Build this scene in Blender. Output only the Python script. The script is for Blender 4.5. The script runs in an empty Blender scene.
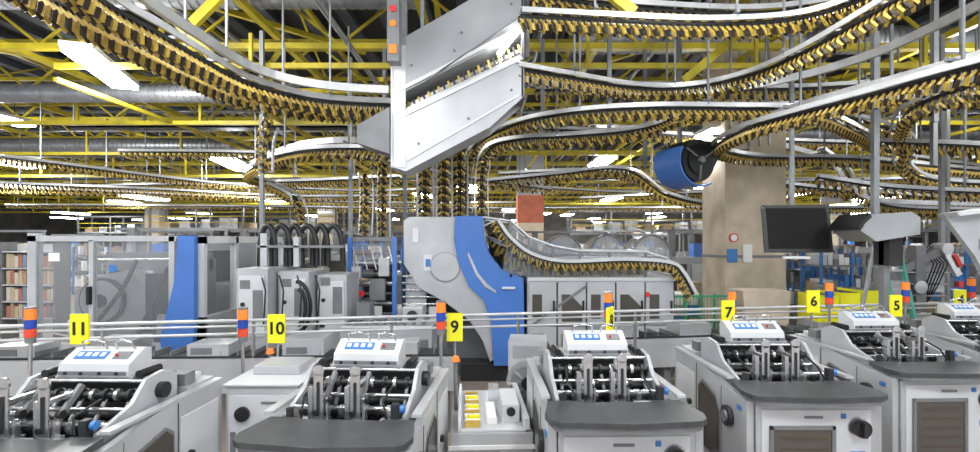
import bpy, bmesh, math, random
from mathutils import Vector, Matrix
random.seed(7)
sc = bpy.context.scene
COL = sc.collection

# ---------------------------------------------------------------- materials
def mat(name, col, rough=0.5, metal=0.0, noise=0.0, nscale=8.0, emit=None, estr=1.0, bump=0.0, spec=None):
    m = bpy.data.materials.new(name); m.use_nodes = True
    nt = m.node_tree; b = nt.nodes['Principled BSDF']
    b.inputs['Base Color'].default_value = (*col, 1)
    b.inputs['Roughness'].default_value = rough
    b.inputs['Metallic'].default_value = metal
    if spec is not None: b.inputs['Specular IOR Level'].default_value = spec
    if noise > 0 or bump > 0:
        tc = nt.nodes.new('ShaderNodeTexCoord')
        n = nt.nodes.new('ShaderNodeTexNoise'); n.inputs['Scale'].default_value = nscale
        n.inputs['Detail'].default_value = 6
        nt.links.new(tc.outputs['Object'], n.inputs['Vector'])
        if noise > 0:
            r = nt.nodes.new('ShaderNodeValToRGB')
            r.color_ramp.elements[0].position = 0.3; r.color_ramp.elements[1].position = 0.7
            r.color_ramp.elements[0].color = (*[c*(1-noise) for c in col], 1)
            r.color_ramp.elements[1].color = (*[min(1, c*(1+noise)) for c in col], 1)
            nt.links.new(n.outputs['Fac'], r.inputs['Fac'])
            nt.links.new(r.outputs['Color'], b.inputs['Base Color'])
        if bump > 0:
            bp = nt.nodes.new('ShaderNodeBump'); bp.inputs['Strength'].default_value = bump
            nt.links.new(n.outputs['Fac'], bp.inputs['Height'])
            nt.links.new(bp.outputs['Normal'], b.inputs['Normal'])
    if emit:
        b.inputs['Emission Color'].default_value = (*emit, 1)
        b.inputs['Emission Strength'].default_value = estr
    return m

def glassmat(name, col, opac):
    m = bpy.data.materials.new(name); m.use_nodes = True
    nt = m.node_tree; nt.nodes.clear()
    o = nt.nodes.new('ShaderNodeOutputMaterial'); mx = nt.nodes.new('ShaderNodeMixShader')
    t = nt.nodes.new('ShaderNodeBsdfTransparent'); p = nt.nodes.new('ShaderNodeBsdfPrincipled')
    p.inputs['Base Color'].default_value = (*col, 1); p.inputs['Roughness'].default_value = 0.12
    mx.inputs['Fac'].default_value = opac
    nt.links.new(t.outputs[0], mx.inputs[1]); nt.links.new(p.outputs[0], mx.inputs[2])
    nt.links.new(mx.outputs[0], o.inputs[0])
    return m

M = dict(
 grey = mat('machine_grey', (0.43,0.44,0.46), 0.33, 0.15, 0.10, 2.5),
 lite = mat('light_enamel', (0.58,0.59,0.61), 0.34, 0.05, 0.07, 2.5),
 pan = mat('cover_sheet_grey', (0.32,0.33,0.345), 0.33, 0.25, 0.16, 1.2),
 mid = mat('mid_grey', (0.17,0.175,0.185), 0.42, 0.1, 0.12, 4),
 dark = mat('dark_metal', (0.025,0.025,0.028), 0.5, 0.2, 0.2, 6),
 black = mat('black_rubber', (0.008,0.008,0.009), 0.45),
 desk = mat('desk_laminate', (0.050,0.053,0.058), 0.36, 0, 0.22, 9),
 steel = mat('brushed_steel', (0.62,0.62,0.63), 0.24, 0.9, 0.08, 20),
 alu = mat('aluminium_rail', (0.52,0.53,0.545), 0.36, 0.4, 0.1, 5),
 rod = mat('hanger_steel', (0.22,0.23,0.24), 0.45, 0.3, 0.1, 5),
 blue = mat('machine_blue', (0.055,0.16,0.48), 0.4, 0, 0.08, 3),
 lblue = mat('label_blue', (0.04,0.17,0.45), 0.4),
 yel = mat('truss_yellow', (0.46,0.37,0.018), 0.5, 0, 0.3, 2),
 gold = mat('gripper_yellow', (0.50,0.35,0.07), 0.38, 0.1, 0.3, 9),
 brown = mat('gripper_dark', (0.030,0.020,0.012), 0.5),
 sign = mat('sign_yellow', (0.85,0.80,0.02), 0.5),
 orange = mat('lamp_orange', (0.80,0.20,0.03), 0.3, emit=(1,0.25,0.02), estr=0.12),
 lampred = mat('lamp_red', (0.72,0.07,0.03), 0.3),
 lampblue = mat('lamp_blue', (0.015,0.06,0.36), 0.3),
 red = mat('signal_red', (0.55,0.03,0.025), 0.45),
 green = mat('fence_green', (0.05,0.33,0.17), 0.5),
 conc = mat('column_concrete', (0.52,0.44,0.34), 0.85, 0, 0.18, 2.5, bump=0.1),
 redc = mat('column_red', (0.45,0.13,0.075), 0.75, 0, 0.15, 3),
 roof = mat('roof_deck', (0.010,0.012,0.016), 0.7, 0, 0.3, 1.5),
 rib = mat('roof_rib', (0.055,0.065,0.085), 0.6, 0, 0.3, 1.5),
 duct = mat('duct_galvanised', (0.30,0.31,0.34), 0.4, 0.6, 0.15, 4),
 wood = mat('parcel_brown', (0.34,0.25,0.16), 0.7, 0, 0.15, 5),
 white = mat('paper_white', (0.74,0.74,0.73), 0.6),
 teal = mat('ladder_green', (0.10,0.36,0.28), 0.5),
 glass = glassmat('clear_perspex', (0.36,0.38,0.41), 0.20),
 smoke = glassmat('smoked_perspex', (0.075,0.065,0.052), 0.78),
 frost = glassmat('frosted_perspex', (0.52,0.53,0.55), 0.36),
 tube = mat('fluorescent_tube', (1,1,1), 0.5, emit=(1,1,0.97), estr=24),
 screen = mat('screen_black', (0.010,0.009,0.009), 0.6, spec=0.15),
)
fm = mat('floor_resin', (0.33,0.27,0.23), 0.35, 0, 0.15, 0.8)
wm = mat('wall_paint', (0.22,0.22,0.215), 0.8, 0, 0.3, 0.6)

# ---------------------------------------------------------------- mesh builder
class MB:
    def __init__(s): s.v=[]; s.f=[]; s.mi=[]; s.sm=[]; s.ms=[]
    def _m(s, m):
        if m not in s.ms: s.ms.append(m)
        return s.ms.index(m)
    def add(s, vs, fs, m, smooth=False):
        o=len(s.v); k=s._m(m)
        s.v += [tuple(v) for v in vs]
        for f in fs:
            s.f.append(tuple(i+o for i in f)); s.mi.append(k); s.sm.append(smooth)
    def box(s, x0,x1,y0,y1,z0,z1,m, R=None, piv=None):
        vs=[Vector((x,y,z)) for x in (x0,x1) for y in (y0,y1) for z in (z0,z1)]
        if R is not None:
            c = Vector(piv) if piv else Vector(((x0+x1)/2,(y0+y1)/2,(z0+z1)/2))
            vs=[R@(v-c)+c for v in vs]
        s.add(vs,[(0,1,3,2),(4,6,7,5),(0,4,5,1),(2,3,7,6),(0,2,6,4),(1,5,7,3)],m)
    def beam(s, a, b, w, h, m):
        a=Vector(a); b=Vector(b); t=(b-a).normalized()
        up=Vector((0,0,1)) if abs(t.z)<0.95 else Vector((0,1,0))
        sd=t.cross(up).normalized(); u=sd.cross(t)
        vs=[]
        for p in (a,b):
            for (i,j) in ((-1,-1),(1,-1),(1,1),(-1,1)): vs.append(p+sd*i*w/2+u*j*h/2)
        s.add(vs,[(0,1,2,3),(7,6,5,4),(0,4,5,1),(1,5,6,2),(2,6,7,3),(3,7,4,0)],m)
    def cyl(s, a, b, r, m, n=14, r2=None):
        a=Vector(a); b=Vector(b); r2=r if r2 is None else r2
        t=(b-a).normalized(); up=Vector((0,0,1)) if abs(t.z)<0.9 else Vector((1,0,0))
        sd=t.cross(up).normalized(); u=sd.cross(t)
        ra=[a+(sd*math.cos(2*math.pi*i/n)+u*math.sin(2*math.pi*i/n))*r for i in range(n)]
        rb=[b+(sd*math.cos(2*math.pi*i/n)+u*math.sin(2*math.pi*i/n))*r2 for i in range(n)]
        s.add(ra+rb,[(i,(i+1)%n,n+(i+1)%n,n+i) for i in range(n)],m,True)
        s.add(ra,[tuple(range(n))[::-1]],m); s.add(rb,[tuple(range(n))],m)
    def prism(s, pts, y0, y1, m, ax='Y'):
        n=len(pts)
        def P(p,y):
            if ax=='Y': return (p[0],y,p[1])
            if ax=='X': return (y,p[0],p[1])
            return (p[0],p[1],y)
        vs=[P(p,y0) for p in pts]+[P(p,y1) for p in pts]
        s.add(vs,[tuple(range(n)),tuple(range(2*n-1,n-1,-1))]+[(i,n+i,n+(i+1)%n,(i+1)%n) for i in range(n)],m)
    def tube(s, pts, r, m, n=8):
        pts=[Vector(p) for p in pts]; rings=[]; sd=None
        for i,p in enumerate(pts):
            t=(pts[min(i+1,len(pts)-1)]-pts[max(i-1,0)]).normalized()
            if sd is None:
                up=Vector((0,0,1)) if abs(t.z)<0.9 else Vector((1,0,0)); sd=t.cross(up).normalized()
            sd=(sd-t*sd.dot(t)).normalized(); u=sd.cross(t)
            rings+= [p+(sd*math.cos(2*math.pi*k/n)+u*math.sin(2*math.pi*k/n))*r for k in range(n)]
        fs=[(i*n+k,i*n+(k+1)%n,(i+1)*n+(k+1)%n,(i+1)*n+k) for i in range(len(pts)-1) for k in range(n)]
        s.add(rings,fs,m,True)
    def obj(s, name, loc=(0,0,0), rz=0, bevel=0, parent=None):
        me=bpy.data.meshes.new(name); me.from_pydata(s.v,[],s.f)
        for m in s.ms: me.materials.append(M[m] if isinstance(m,str) else m)
        me.polygons.foreach_set('material_index', s.mi); me.polygons.foreach_set('use_smooth', s.sm)
        me.update()
        bm=bmesh.new(); bm.from_mesh(me); bmesh.ops.recalc_face_normals(bm,faces=bm.faces); bm.to_mesh(me); bm.free()
        return inst(me,name,loc,rz,bevel,parent)
def inst(me,name,loc=(0,0,0),rz=0,bevel=0,parent=None):
    o=bpy.data.objects.new(name,me); COL.objects.link(o); o.location=loc; o.rotation_euler=(0,0,rz)
    if bevel:
        b=o.modifiers.new('bevel','BEVEL'); b.width=bevel; b.segments=2; b.limit_method='ANGLE'; b.angle_limit=0.7
    if parent: o.parent=parent
    return o

def catmull(pts, step):
    P=[Vector(p) for p in pts]; P=[P[0]*2-P[1]]+P+[P[-1]*2-P[-2]]; out=[]
    for i in range(1,len(P)-2):
        p0,p1,p2,p3=P[i-1],P[i],P[i+1],P[i+2]
        for k in range(24):
            t=k/24; out.append(0.5*((2*p1)+(p2-p0)*t+(2*p0-5*p1+4*p2-p3)*t*t+(3*p1-p0-3*p2+p3)*t**3))
    out.append(P[-2])
    res=[out[0]]; acc=0; last=out[0]
    for q in out[1:]:
        d=(q-last).length
        while acc+d>=step and d>1e-9:
            r=(step-acc)/d; last=last.lerp(q,r); res.append(last.copy()); d=(q-last).length; acc=0
        acc+=d; last=q
    return res

def track(pts, name='gripper_conveyor', s=0.75, hang=True, step=0.085, ztop=6.25, rails=2, glen=0.21, sd0=(-1,0,0)):
    P=catmull(pts, step); b=MB(); fr=[]; sd=None
    for i,p in enumerate(P):
        t=(P[min(i+1,len(P)-1)]-P[max(i-1,0)]).normalized()
        if abs(t.z)<0.9:
            ns=t.cross(Vector((0,0,1))).normalized()
        else:
            ns=sd if sd is not None else Vector(sd0); ns=(ns-t*ns.dot(t)).normalized()
        if sd is not None and ns.dot(sd)<0: ns=-ns
        if sd is not None and abs(ns.dot(sd))<0.9: ns=(sd*.6+ns*.4); ns=(ns-t*ns.dot(t)).normalized()
        sd=ns; u=sd.cross(t).normalized()
        if abs(t.z)<0.9 and u.z<0: u=-u
        fr.append((p,t,sd,u))
    def sweep(os,ou,w,h,m):
        rings=[]
        for p,t,sd,u in fr:
            c=p+sd*os+u*ou
            for (i,j) in ((-1,-1),(1,-1),(1,1),(-1,1)): rings.append(c+sd*i*w/2+u*j*h/2)
        n=len(fr)
        b.add(rings,[(i*4+k,i*4+(k+1)%4,(i+1)*4+(k+1)%4,(i+1)*4+k) for i in range(n-1) for k in range(4)]+[(0,1,2,3),(n*4-1,n*4-2,n*4-3,n*4-4)],m)
    o=0.16*s
    sweep(o,0.07*s,0.03*s,0.085*s,'alu')
    if rails>1: sweep(-o,0.07*s,0.03*s,0.085*s,'alu')
    sweep(0,0.03*s,0.08*s,0.045*s,'dark')
    for i,(p,t,sd,u) in enumerate(fr):
        c1,c2=('gold','brown') if i%2 else ('brown','gold')
        b.beam(p+u*0.02*s,p-u*0.07*s,0.07*s,0.05*s,'brown')
        for q in (-1,1):
            a=p+sd*q*0.03*s-u*0.03*s; e=p+sd*q*0.105*s-u*glen*0.58*s+t*0.04*s
            f=p+sd*q*0.055*s-u*glen*s+t*0.09*s
            b.beam(a,e,0.028*s,0.032*s,'gold'); b.beam(e,f,0.040*s,0.035*s,c1)
        b.beam(p-u*0.05*s,p-u*glen*0.9*s+t*.03*s,0.03*s,0.025*s,c2)
        if i%8==0: b.beam(p+sd*o+u*0.10*s,p-sd*o+u*0.10*s,0.035*s,0.03*s,'alu')
    if hang:
        k=int(1.9/step)
        for i in range(k//2,len(fr),k):
            p,t,sd,u=fr[i]
            if abs(t.z)<0.6:
                b.beam(p+sd*o+Vector((0,0,0.05)),p+sd*o+Vector((0,0,ztop-p.z)),0.026,0.026,'rod')
                b.beam(p+sd*(o+.05)+Vector((0,0,0.12)),p-sd*(o+.05)+Vector((0,0,0.12)),0.04,0.04,'mid')
    return b.obj(name)

# ---------------------------------------------------------------- room
D=74
b=MB(); b.box(-62,62,-4,D,-0.1,0,fm); b.obj('floor')
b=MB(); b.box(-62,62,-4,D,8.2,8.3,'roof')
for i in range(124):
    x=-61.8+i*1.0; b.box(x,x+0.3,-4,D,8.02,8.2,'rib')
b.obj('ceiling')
b=MB(); b.box(-62,62,D,D+.2,0,8.3,wm); b.obj('wall_back')
b=MB(); b.box(-62.2,-62,-4,D,0,8.3,wm); b.obj('wall_left')
b=MB(); b.box(62,62.2,-4,D,0,8.3,wm); b.obj('wall_right')

b=MB()
b.box(-60,60,-0.08,0.08,6.2,6.32,'yel'); b.box(-60,60,-0.06,0.06,7.5,7.6,'yel')
x=-60; up=False
while x<60:
    b.beam((x,0,7.5 if up else 6.3),(x+1.5,0,6.3 if up else 7.5),0.05,0.05,'yel'); up=not up; x+=1.5
tr=b.obj('roof_truss',(0,7.2,0))
for y in (10.0,13,16,19,22,25.5,29,33,37,41,45,50,55,61,67): inst(tr.data,'roof_truss',(0,y,0))
b=MB(); b.box(-0.06,0.06,4.5,D-1,6.36,6.48,'yel'); b.box(-0.05,0.05,4.5,D-1,7.64,7.74,'yel')
y=8.5; up=False
while y<60:
    b.beam((0,y,7.6 if up else 6.5),(0,y+2.2,6.5 if up else 7.6),0.04,0.04,'yel'); up=not up; y+=2.2
pb=b.obj('roof_purlin_frame',(-1.2,0,0))
for x in (-50,-42,-36,-31,-26.5,-22,-17.5,-13.5,-10,-7.0,-4.2,2.2,5.6,9,12.5,16,21,26,31,37,44,51): inst(pb.data,'roof_purlin_frame',(x,0,0))
b=MB()
for (a,c) in [((-9,6,6.9),(-3,12,6.9)),((-3,6,6.9),(-9,13,6.9)),((3,6,6.9),(9,12,6.9)),((9,6,6.9),(3,12.5,6.9)),((-14,10,7),(-6,18,7)),((6,13,7),(14,20,7)),((14,10,7),(7,17,7)),((-5,12,7),(-12,22,7))]:
    b.beam(a,c,0.1,0.1,'yel')
for (a,c) in [((.9,6.6,6.2),(1.9,6.6,5.4)),((4.6,8.8,6.2),(3.4,8.8,5.2)),((-5.4,8.4,6.2),(-4.7,8.4,5.5)),((9,10,6.2),(8,10,5)),((-3.8,7.4,6.2),(-4.4,7.4,5.6))]:
    b.beam(a,c,0.09,0.14,'yel')
b.obj('roof_brace')
b=MB()
for y,z,x0,x1 in ((9.2,5.55,-8,13),(12.6,5.3,-14,17),(16.5,5.2,-20,22),(21.5,5.1,-26,27),(27.5,5.0,-34,34),(35,4.9,-40,40),(44,4.8,-50,50)):
    b.box(x0,x1,y-.04,y+.04,z,z+.1,'yel')
    x=x0+.5
    while x<x1: b.box(x-.03,x+.03,y-.03,y+.03,z+.1,6.2,'yel'); x+=3.1
for x,z in ((-8,5.62),(-5.2,5.62),(-2,5.62),(1.6,5.62),(5,5.62),(8.4,5.62),(12,5.4)): b.box(x-.04,x+.04,9.2,21.5,z-.3,z-.22,'yel')
b.obj('overhead_carrier_frame')
b=MB()
for x,z,r in ((-9.2,7.1,.07),(-6.1,6.9,.05),(-5.7,6.9,.05),(-2.6,6.0,.05),(3.9,6.9,.06),(7.4,6.8,.06),(10.6,7.1,.08),(1.1,6.9,.05)):
    b.cyl((x,4.5,z),(x,70,z),r,'duct',8)
for y,z,r in ((8.4,6.8,.05),(8.7,6.8,.05),(11.5,6.9,.06),(14.5,6.9,.06),(17.5,6.9,.07),(21,7,.07)):
    b.cyl((-40,y,z),(40,y,z),r,'duct',8)
b.obj('ceiling_pipework')
def duct(a,c,r,name='ventilation_duct'):
    b=MB(); a=Vector(a); c=Vector(c); n=int((c-a).length/0.16); t=(c-a)/n
    for i in range(n):
        b.cyl(a+t*i,a+t*(i+.55),r,'duct',14); b.cyl(a+t*(i+.5),a+t*(i+1.05),r*1.06,'duct',14)
    b.obj(name)
duct((-9,8.9,6.75),(-1.3,8.9,6.75),0.22)
duct((-16,11.8,5.85),(-6.5,11.8,5.85),0.2)
duct((2,11.5,7.0),(13,11.5,7.0),0.3)
duct((-20,17.5,5.7),(-9,17.5,5.7),0.25)
duct((5,15,5.6),(20,15,5.6),0.25)
b=MB()
for (x0,x1,y,z) in ((-12,-2,14.2,5.6),(3,14,13.8,5.6),(-20,-8,19,5.6),(6,22,19,5.6),(-30,30,25.6,5.5),(-36,36,31.2,5.4)):
    b.box(x0,x1,y,y+.4,z,z+.05,'dark'); b.box(x0,x1,y,y+.03,z,z+.14,'duct'); b.box(x0,x1,y+.4,y+.43,z,z+.14,'duct')
    k=x0
    while k<x1: b.box(k,k+.04,y+.18,y+.22,z,6.3,'duct'); k+=2
b.obj('cable_tray')

# lamps ----------------------------------------------------
def lamp(x,y,z,L=2.4,power=60,w=0.3,light=True,rz=0):
    b=MB(); b.box(-w/2,w/2,-L/2,L/2,0.03,0.12,'lite'); b.box(-w/2+.02,w/2-.02,-L/2+.03,L/2-.03,-0.05,0.03,'tube')
    for k in (-L/3,L/3): b.box(-.008,.008,k-.008,k+.008,.12,6.6-z,'dark')
    o=b.obj('fluorescent_lamp',(x,y,z),rz)
    if light:
        l=bpy.data.lights.new('lamp_light','POINT'); l.energy=power; l.shadow_soft_size=0.3; l.color=(0.97,0.99,1)
        lo=bpy.data.objects.new('lamp_light',l); COL.objects.link(lo); lo.parent=o; lo.location=(0,0,-0.45)
lamp(-7.5,9.7,5.7,2.3,220,w=0.5,rz=.32)
lamp(-5.9,7.2,6.7,2.2,120,w=0.3,rz=.3)
lamp(-10.5,20.6,5.5,3.4,300,w=.9,rz=.2)
lamp(-19.4,20,5.5,2.8,220,w=.9)
lamp(5.3,12.0,4.95,1.0,160,w=.4)
lamp(4.0,18,5.2,2.4,240,w=.6); lamp(11,24.6,5.1,2.8,280,w=.9); lamp(8,33.2,5.1,3,280,w=.9)
lamp(-26,36,5.1,3,280,w=1); lamp(-15,34,5.1,3,280,w=1); lamp(-4,30,5.1,3,280,w=.9); lamp(18,30,5.1,3,280,w=.9); lamp(27,38,5.1,3,280,w=1)
lamp(20,20,5.3,2.4,260,w=.7); lamp(9.9,10.6,5.9,2.0,180); lamp(-13.5,13.4,5.75,2.4,220,w=.6)
for x in (-6.4,-2,2,6.4): lamp(x,1.2,5.7,2.4,200)
lamp(-3.6,5.4,6.1,2.0,60); lamp(2.6,5.0,6.1,2.0,60); lamp(9.6,4.5,5.8,2.4,160); lamp(-9.5,5,5.8,2.4,160)
for i,(x,y) in enumerate(((-31,27),(-20,29),(14,42),(-9,43),(1.5,40),(-36,43),(-28,48),(-18,51.5),(-3,52.5),(8,52),(18,54),(27,53),(36,48),(34,40),(-44,52),(-12,62),(3,62.5),(14,64),(24,31),(30,28),(22,44.5),(-6,47),(5,46),(-33,53),(-23,24),(12,58),(-40,58),(46,56),(-1,24))):
    lamp(x,y,5.0-.15*(i%3),3.0,280,w=1.0,light=(i%5==0))

# ---------------------------------------------------------------- columns
b=MB(); b.box(-.68,.68,0,1.2,0,8.0,'conc'); b.box(-.70,.70,-.02,1.22,2.0,2.06,'mid')
for k in range(5): b.box(-.6+k*.22,-.58+k*.22,-.06,-.02,4.5,8.0,'duct')
b.box(-.3,-.1,-.05,0,1.9,2.3,'white'); b.cyl((-.5,-.03,2.45),(-.5,0,2.45),.1,'red',16); b.cyl((-.5,-.035,2.45),(-.5,0,2.45),.075,'white',16)
b.box(-.64,-.42,-.03,0,1.9,2.2,'lblue')
b.obj('concrete_column',(5.95,11.2,0))
for (x,y,c) in ((1.9,23.9,'redc'),(-13,40,'conc'),(19.8,40.5,'conc'),(-28,42,'conc'),(30,44,'conc')):
    b=MB(); b.box(-.6,.6,-.6,.6,0,3.2,'conc'); b.box(-.61,.61,-.61,.61,3.2,4.5,c); b.box(-.6,.6,-.6,.6,4.5,8.0,'pan'); b.obj('concrete_column',(x,y,0))

# ---------------------------------------------------------------- gripper conveyors
T=[
 [(-3.2,3.4,4.5),(-3.46,4.4,4.5),(-3.43,5.05,4.5),(-3.4,5.85,4.5),(-3.3,6.7,4.5),(-2.83,7.45,4.5),(-2.3,7.75,4.5),(-1.5,7.9,4.5)],
 [(-3.75,3.4,4.55),(-3.95,4.4,4.55),(-3.93,5.4,4.55),(-3.88,6.4,4.55),(-3.7,7.4,4.55),(-3.1,8.1,4.55),(-2.3,8.4,4.55),(-1.4,8.5,4.55)],
 [(-1.64,9.1,4.0),(-2.67,8.9,4.0),(-3.76,9.4,4.0),(-5.2,11.1,4.0),(-6.1,12.6,4.0),(-6.1,13.9,4.0),(-5.0,13.8,4.0),(-2.3,12.9,4.0)],
 [(.38,6.3,5.2),(1.41,6.42,5.2),(2.75,6.54,5.2),(3.85,6.4,5.2),(4.35,5.9,5.2),(4.45,5.2,5.2),(4.45,4.2,5.2)],
 [(.35,7.06,4.8),(1.04,7.4,4.8),(2.4,8.0,4.8),(3.3,7.9,4.8),(3.85,7.3,4.8),(4.05,6.5,4.8),(4.1,5.6,4.8),(4.1,4.3,4.8)],
 [(-.5,10.8,3.0),(-.5,10.8,3.9),(-.2,10.3,4.35),(.36,8.93,4.4),(1.12,8.1,4.4),(2.27,7.7,4.4),(3.7,7.7,4.4),(5.0,7.9,4.4),(6.8,9.3,4.4),(9.6,11.8,4.4),(13.6,13.9,4.4)],
 [(5.0,4.2,4.1),(4.87,4.8,4.1),(4.7,5.25,4.1),(4.5,5.94,4.1),(4.2,6.8,4.1),(3.98,7.8,4.1),(4.3,9.4,4.1),(5.6,10.4,4.1),(7.6,10.6,4.1),(10.6,11.8,4.1),(14.9,13.6,4.1)],
 [(-.15,9.6,2.8),(-.15,9.6,3.7),(.05,9.3,4.1),(.6,8.8,4.15),(1.3,8.6,4.15),(2.4,8.3,4.2),(3.6,8.7,4.6),(5.75,8.4,4.65),(7.7,7.9,4.65),(9.5,7.2,4.65)],
 [(7.9,12,4.56),(8.5,12,4.08),(8.76,12,3.6),(9.6,12,3.19),(11.8,12,3.1),(14,12,3.1)],
 [(-13.1,13.4,4.6),(-12.5,15.3,4.6),(-11.7,17.7,4.6),(-10.4,20.0,4.6),(-7.7,20.0,4.6)],
 [(-17,17,4.3),(-13,19,4.3),(-9,22,4.3),(-4,22,4.3)],
 [(.3,15.4,4.4),(3.2,14.7,4.4),(5.5,17.2,4.4),(9.3,22,4.4),(14,23,4.4)],
 [(0.0,13,3.9),(1.6,12.5,4.0),(3.3,12.3,4.1),(4.8,13.6,3.6),(7.2,15,3.4),(12,16,3.4)],
 [(7.5,9.8,4.3),(8.2,8.6,4.0),(9.4,8.0,3.7),(11,7.9,3.6)],
 [(.9,9.8,5.3),(3,9.6,5.3),(6,9.7,5.3),(9,9.2,5.4),(12,8,5.4)],
 [(.9,11.8,5.0),(4,12.4,5.0),(9,13.5,5.0),(15,14,5.0)],
 [(5.2,9.2,4.75),(6.6,9.4,4.7),(8.2,9.9,4.4),(9.0,10.9,4.0),(10.2,11.3,3.7),(13,11.4,3.6)],
 [(-24,20,4.5),(-18,21.5,4.5),(-12,24,4.4),(-6,26,4.3),(2,26,4.3)],
 [(4,22,4.2),(9,19,4.2),(14,18.5,4.2),(20,20,4.2)],
 [(7.3,8.9,4.3),(6.4,7.6,4.35),(6.3,6.6,4.4),(6.6,5.4,4.4),(7.2,4.2,4.4)],
 [(.6,6.9,5.75),(2.2,7.3,5.75),(4.2,7.4,5.75),(5.6,6.6,5.75),(6.2,5.2,5.75)],
 [(-22,24.6,4.9),(-14,22.8,4.9),(-6,24.8,4.8),(0.4,22.6,4.8),(8,24.9,4.7),(16,22.8,4.7),(24,24,4.7)],
 [(-28,29,4.4),(-16,28.4,4.3),(-4,28.8,4.2),(6,28.6,4.2),(16,28,4.2),(27,29,4.2)],
 [(-11,14.9,5.0),(-7.5,15.1,5.0),(-4,15.4,4.9),(-1,16.0,4.4),(2,16.2,4.0)],
 [(10,17.5,4.4),(14,14.9,4.2),(17,15.3,4.1)],
 [(6.8,12.9,3.9),(9,13.2,3.7),(12,13.4,3.5),(15,15.1,3.5)],
 [(7.6,8.9,4.95),(8.4,8.2,4.8),(9.2,7.2,4.5),(9.6,6.4,4.4)],
 [(7.2,11.0,3.75),(8.3,10.6,3.5),(9.8,10.2,3.35),(12,10.2,3.3)],
]
for i,p in enumerate(T): track(p, s=(0.88 if i<2 else 0.76 if i<9 else .85), step=(.085 if i<9 else .12 if i<21 else .16))
for x,y in ((-1.3,10.0),(-.92,10.0),(-.62,10.2)):
    track([(x,y,2.75),(x,y,3.5),(x,y,4.0),(x,y+.15,4.3)],hang=False,s=1.0)
track([(-3.62,8.0,3.5),(-3.6,8.0,4.0),(-3.5,8.0,4.3)],hang=False)
track([(-4.9,13,2.2),(-4.9,13,3.0),(-5.1,13,3.5),(-5.9,13.4,3.9)],hang=False,s=.9)
track([(-2.3,9.2,2.5),(-2.3,9.3,3.3),(-2.4,9.5,3.7)],hang=False)
track([(-2.05,9.6,2.4),(-2.05,9.6,3.3),(-2.05,9.7,3.9)],hang=False)
b=MB()
for P_ in ([(-2.9,3.4,4.62),(-3.15,4.4,4.62),(-3.15,5.4,4.62),(-3.05,6.4,4.62),(-2.65,7.0,4.62),(-2.0,7.3,4.62),(-1.4,7.4,4.62)],
           [(.5,7.9,4.95),(2.2,8.6,4.95),(4.2,8.3,4.95),(5.2,7.0,4.95),(5.3,5,4.95)],
           [(4.3,7.9,4.32),(4.5,6.9,4.32),(4.85,5.95,4.32),(5.1,5.2,4.32),(5.3,4.2,4.32)],
           [(7.0,12,4.7),(8.0,11.8,4.3),(8.4,11.8,3.8),(9.2,11.8,3.35),(12,11.8,3.25)],
           [(-1.5,9.4,4.25),(-3,9.3,4.25),(-4.4,10.4,4.25),(-6.5,13,4.25)]):
    q=catmull(P_,.2)
    for i in range(len(q)-1): b.beam(q[i],q[i+1],.05,.11,'alu')
b.obj('conveyor_guide_rail')
b=MB()
for x,y,z0 in ((-4.15,9.1,2.5),(-2.1,9.95,0.0),(-2.9,10.4,0),(2.1,8.8,4.1),(3.1,10,3.9),(6.4,7.2,4.1),(8.4,9.3,0),(9.6,10.5,0),(1.0,9.5,4.1),(7.1,8,3.6),(-1.75,10.3,0),(-1.5,10.6,0)):
    b.box(x-.035,x+.035,y-.035,y+.035,z0,6.2,'rod')
b.obj('conveyor_support_posts')

# ---------------------------------------------------------------- hanging incline cover
b=MB()
up=[(-1.36,4.42),(-1.36,5.15),(-.3,5.75),(-.25,6.2),(.46,6.2),(.46,5.33)]
lo=[(-1.36,3.42),(-1.18,3.36),(.0,3.98),(.46,4.4),(.46,5.02),(-1.36,4.16)]
b.prism(up,7.0,7.05,'pan'); b.prism(up,7.5,7.55,'grey')
b.prism(lo,7.0,7.05,'grey'); b.prism(lo,7.5,7.55,'grey')
b.box(-1.35,-1.18,6.985,7.0,3.42,5.12,'lite')
b.beam((-1.34,7.27,4.43),(.46,7.27,5.34),.5,.03,'grey'); b.beam((-1.34,7.27,4.15),(.46,7.27,5.01),.5,.03,'mid')
b.prism([(-1.34,4.2),(.44,5.05),(.44,5.3),(-1.34,4.42)],7.46,7.5,'dark')
b.box(-1.39,-1.35,7.0,7.55,3.42,5.15,'lite'); b.beam((-1.18,7.27,3.38),(0,7.27,4.0),.5,.03,'grey'); b.beam((-1.3,7.27,5.15),(-.3,7.27,5.75),.5,.03,'grey')
b.box(.44,.48,7.0,7.55,4.4,6.2,'mid')
b.beam((-1.3,6.985,4.48),(.45,6.985,5.37),.02,.05,'lite'); b.beam((-1.3,6.985,4.10),(.45,6.985,4.95),.02,.05,'lite')
b.beam((-1.15,6.985,3.52),(.4,6.985,4.42),.02,.03,'lite'); b.beam((-.9,6.985,4.62),(.4,6.985,5.5),.02,.02,'mid')
for (x,z) in ((-1.1,4.85),(-.4,5.3),(.3,5.7),(-1.0,3.75),(-.3,4.1),(.3,4.5),(-.5,5.05),(.3,5.9)): b.cyl((x,6.97,z),(x,7.0,z),.018,'mid',8)
b.box(.5,.56,7.1,7.2,5.0,6.2,'mid')
b.prism([(-1.85,3.75),(-1.4,3.6),(-1.4,4.25),(-1.85,4.0)],6.95,7.5,'mid')
b.beam((0.12,6.95,4.98),(0.42,6.95,5.35),.06,.06,'tube')
for k in range(24):
    t=k/23; x=-1.25+1.65*t; z=4.3+.86*t
    b.beam((x,7.2,z+.05),(x+.04,7.2,z-.07),.035,.03,'gold' if k%2 else 'brown')
b.beam((-1.3,7.3,4.3),(.42,7.3,5.15),.06,.05,'alu')
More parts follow.
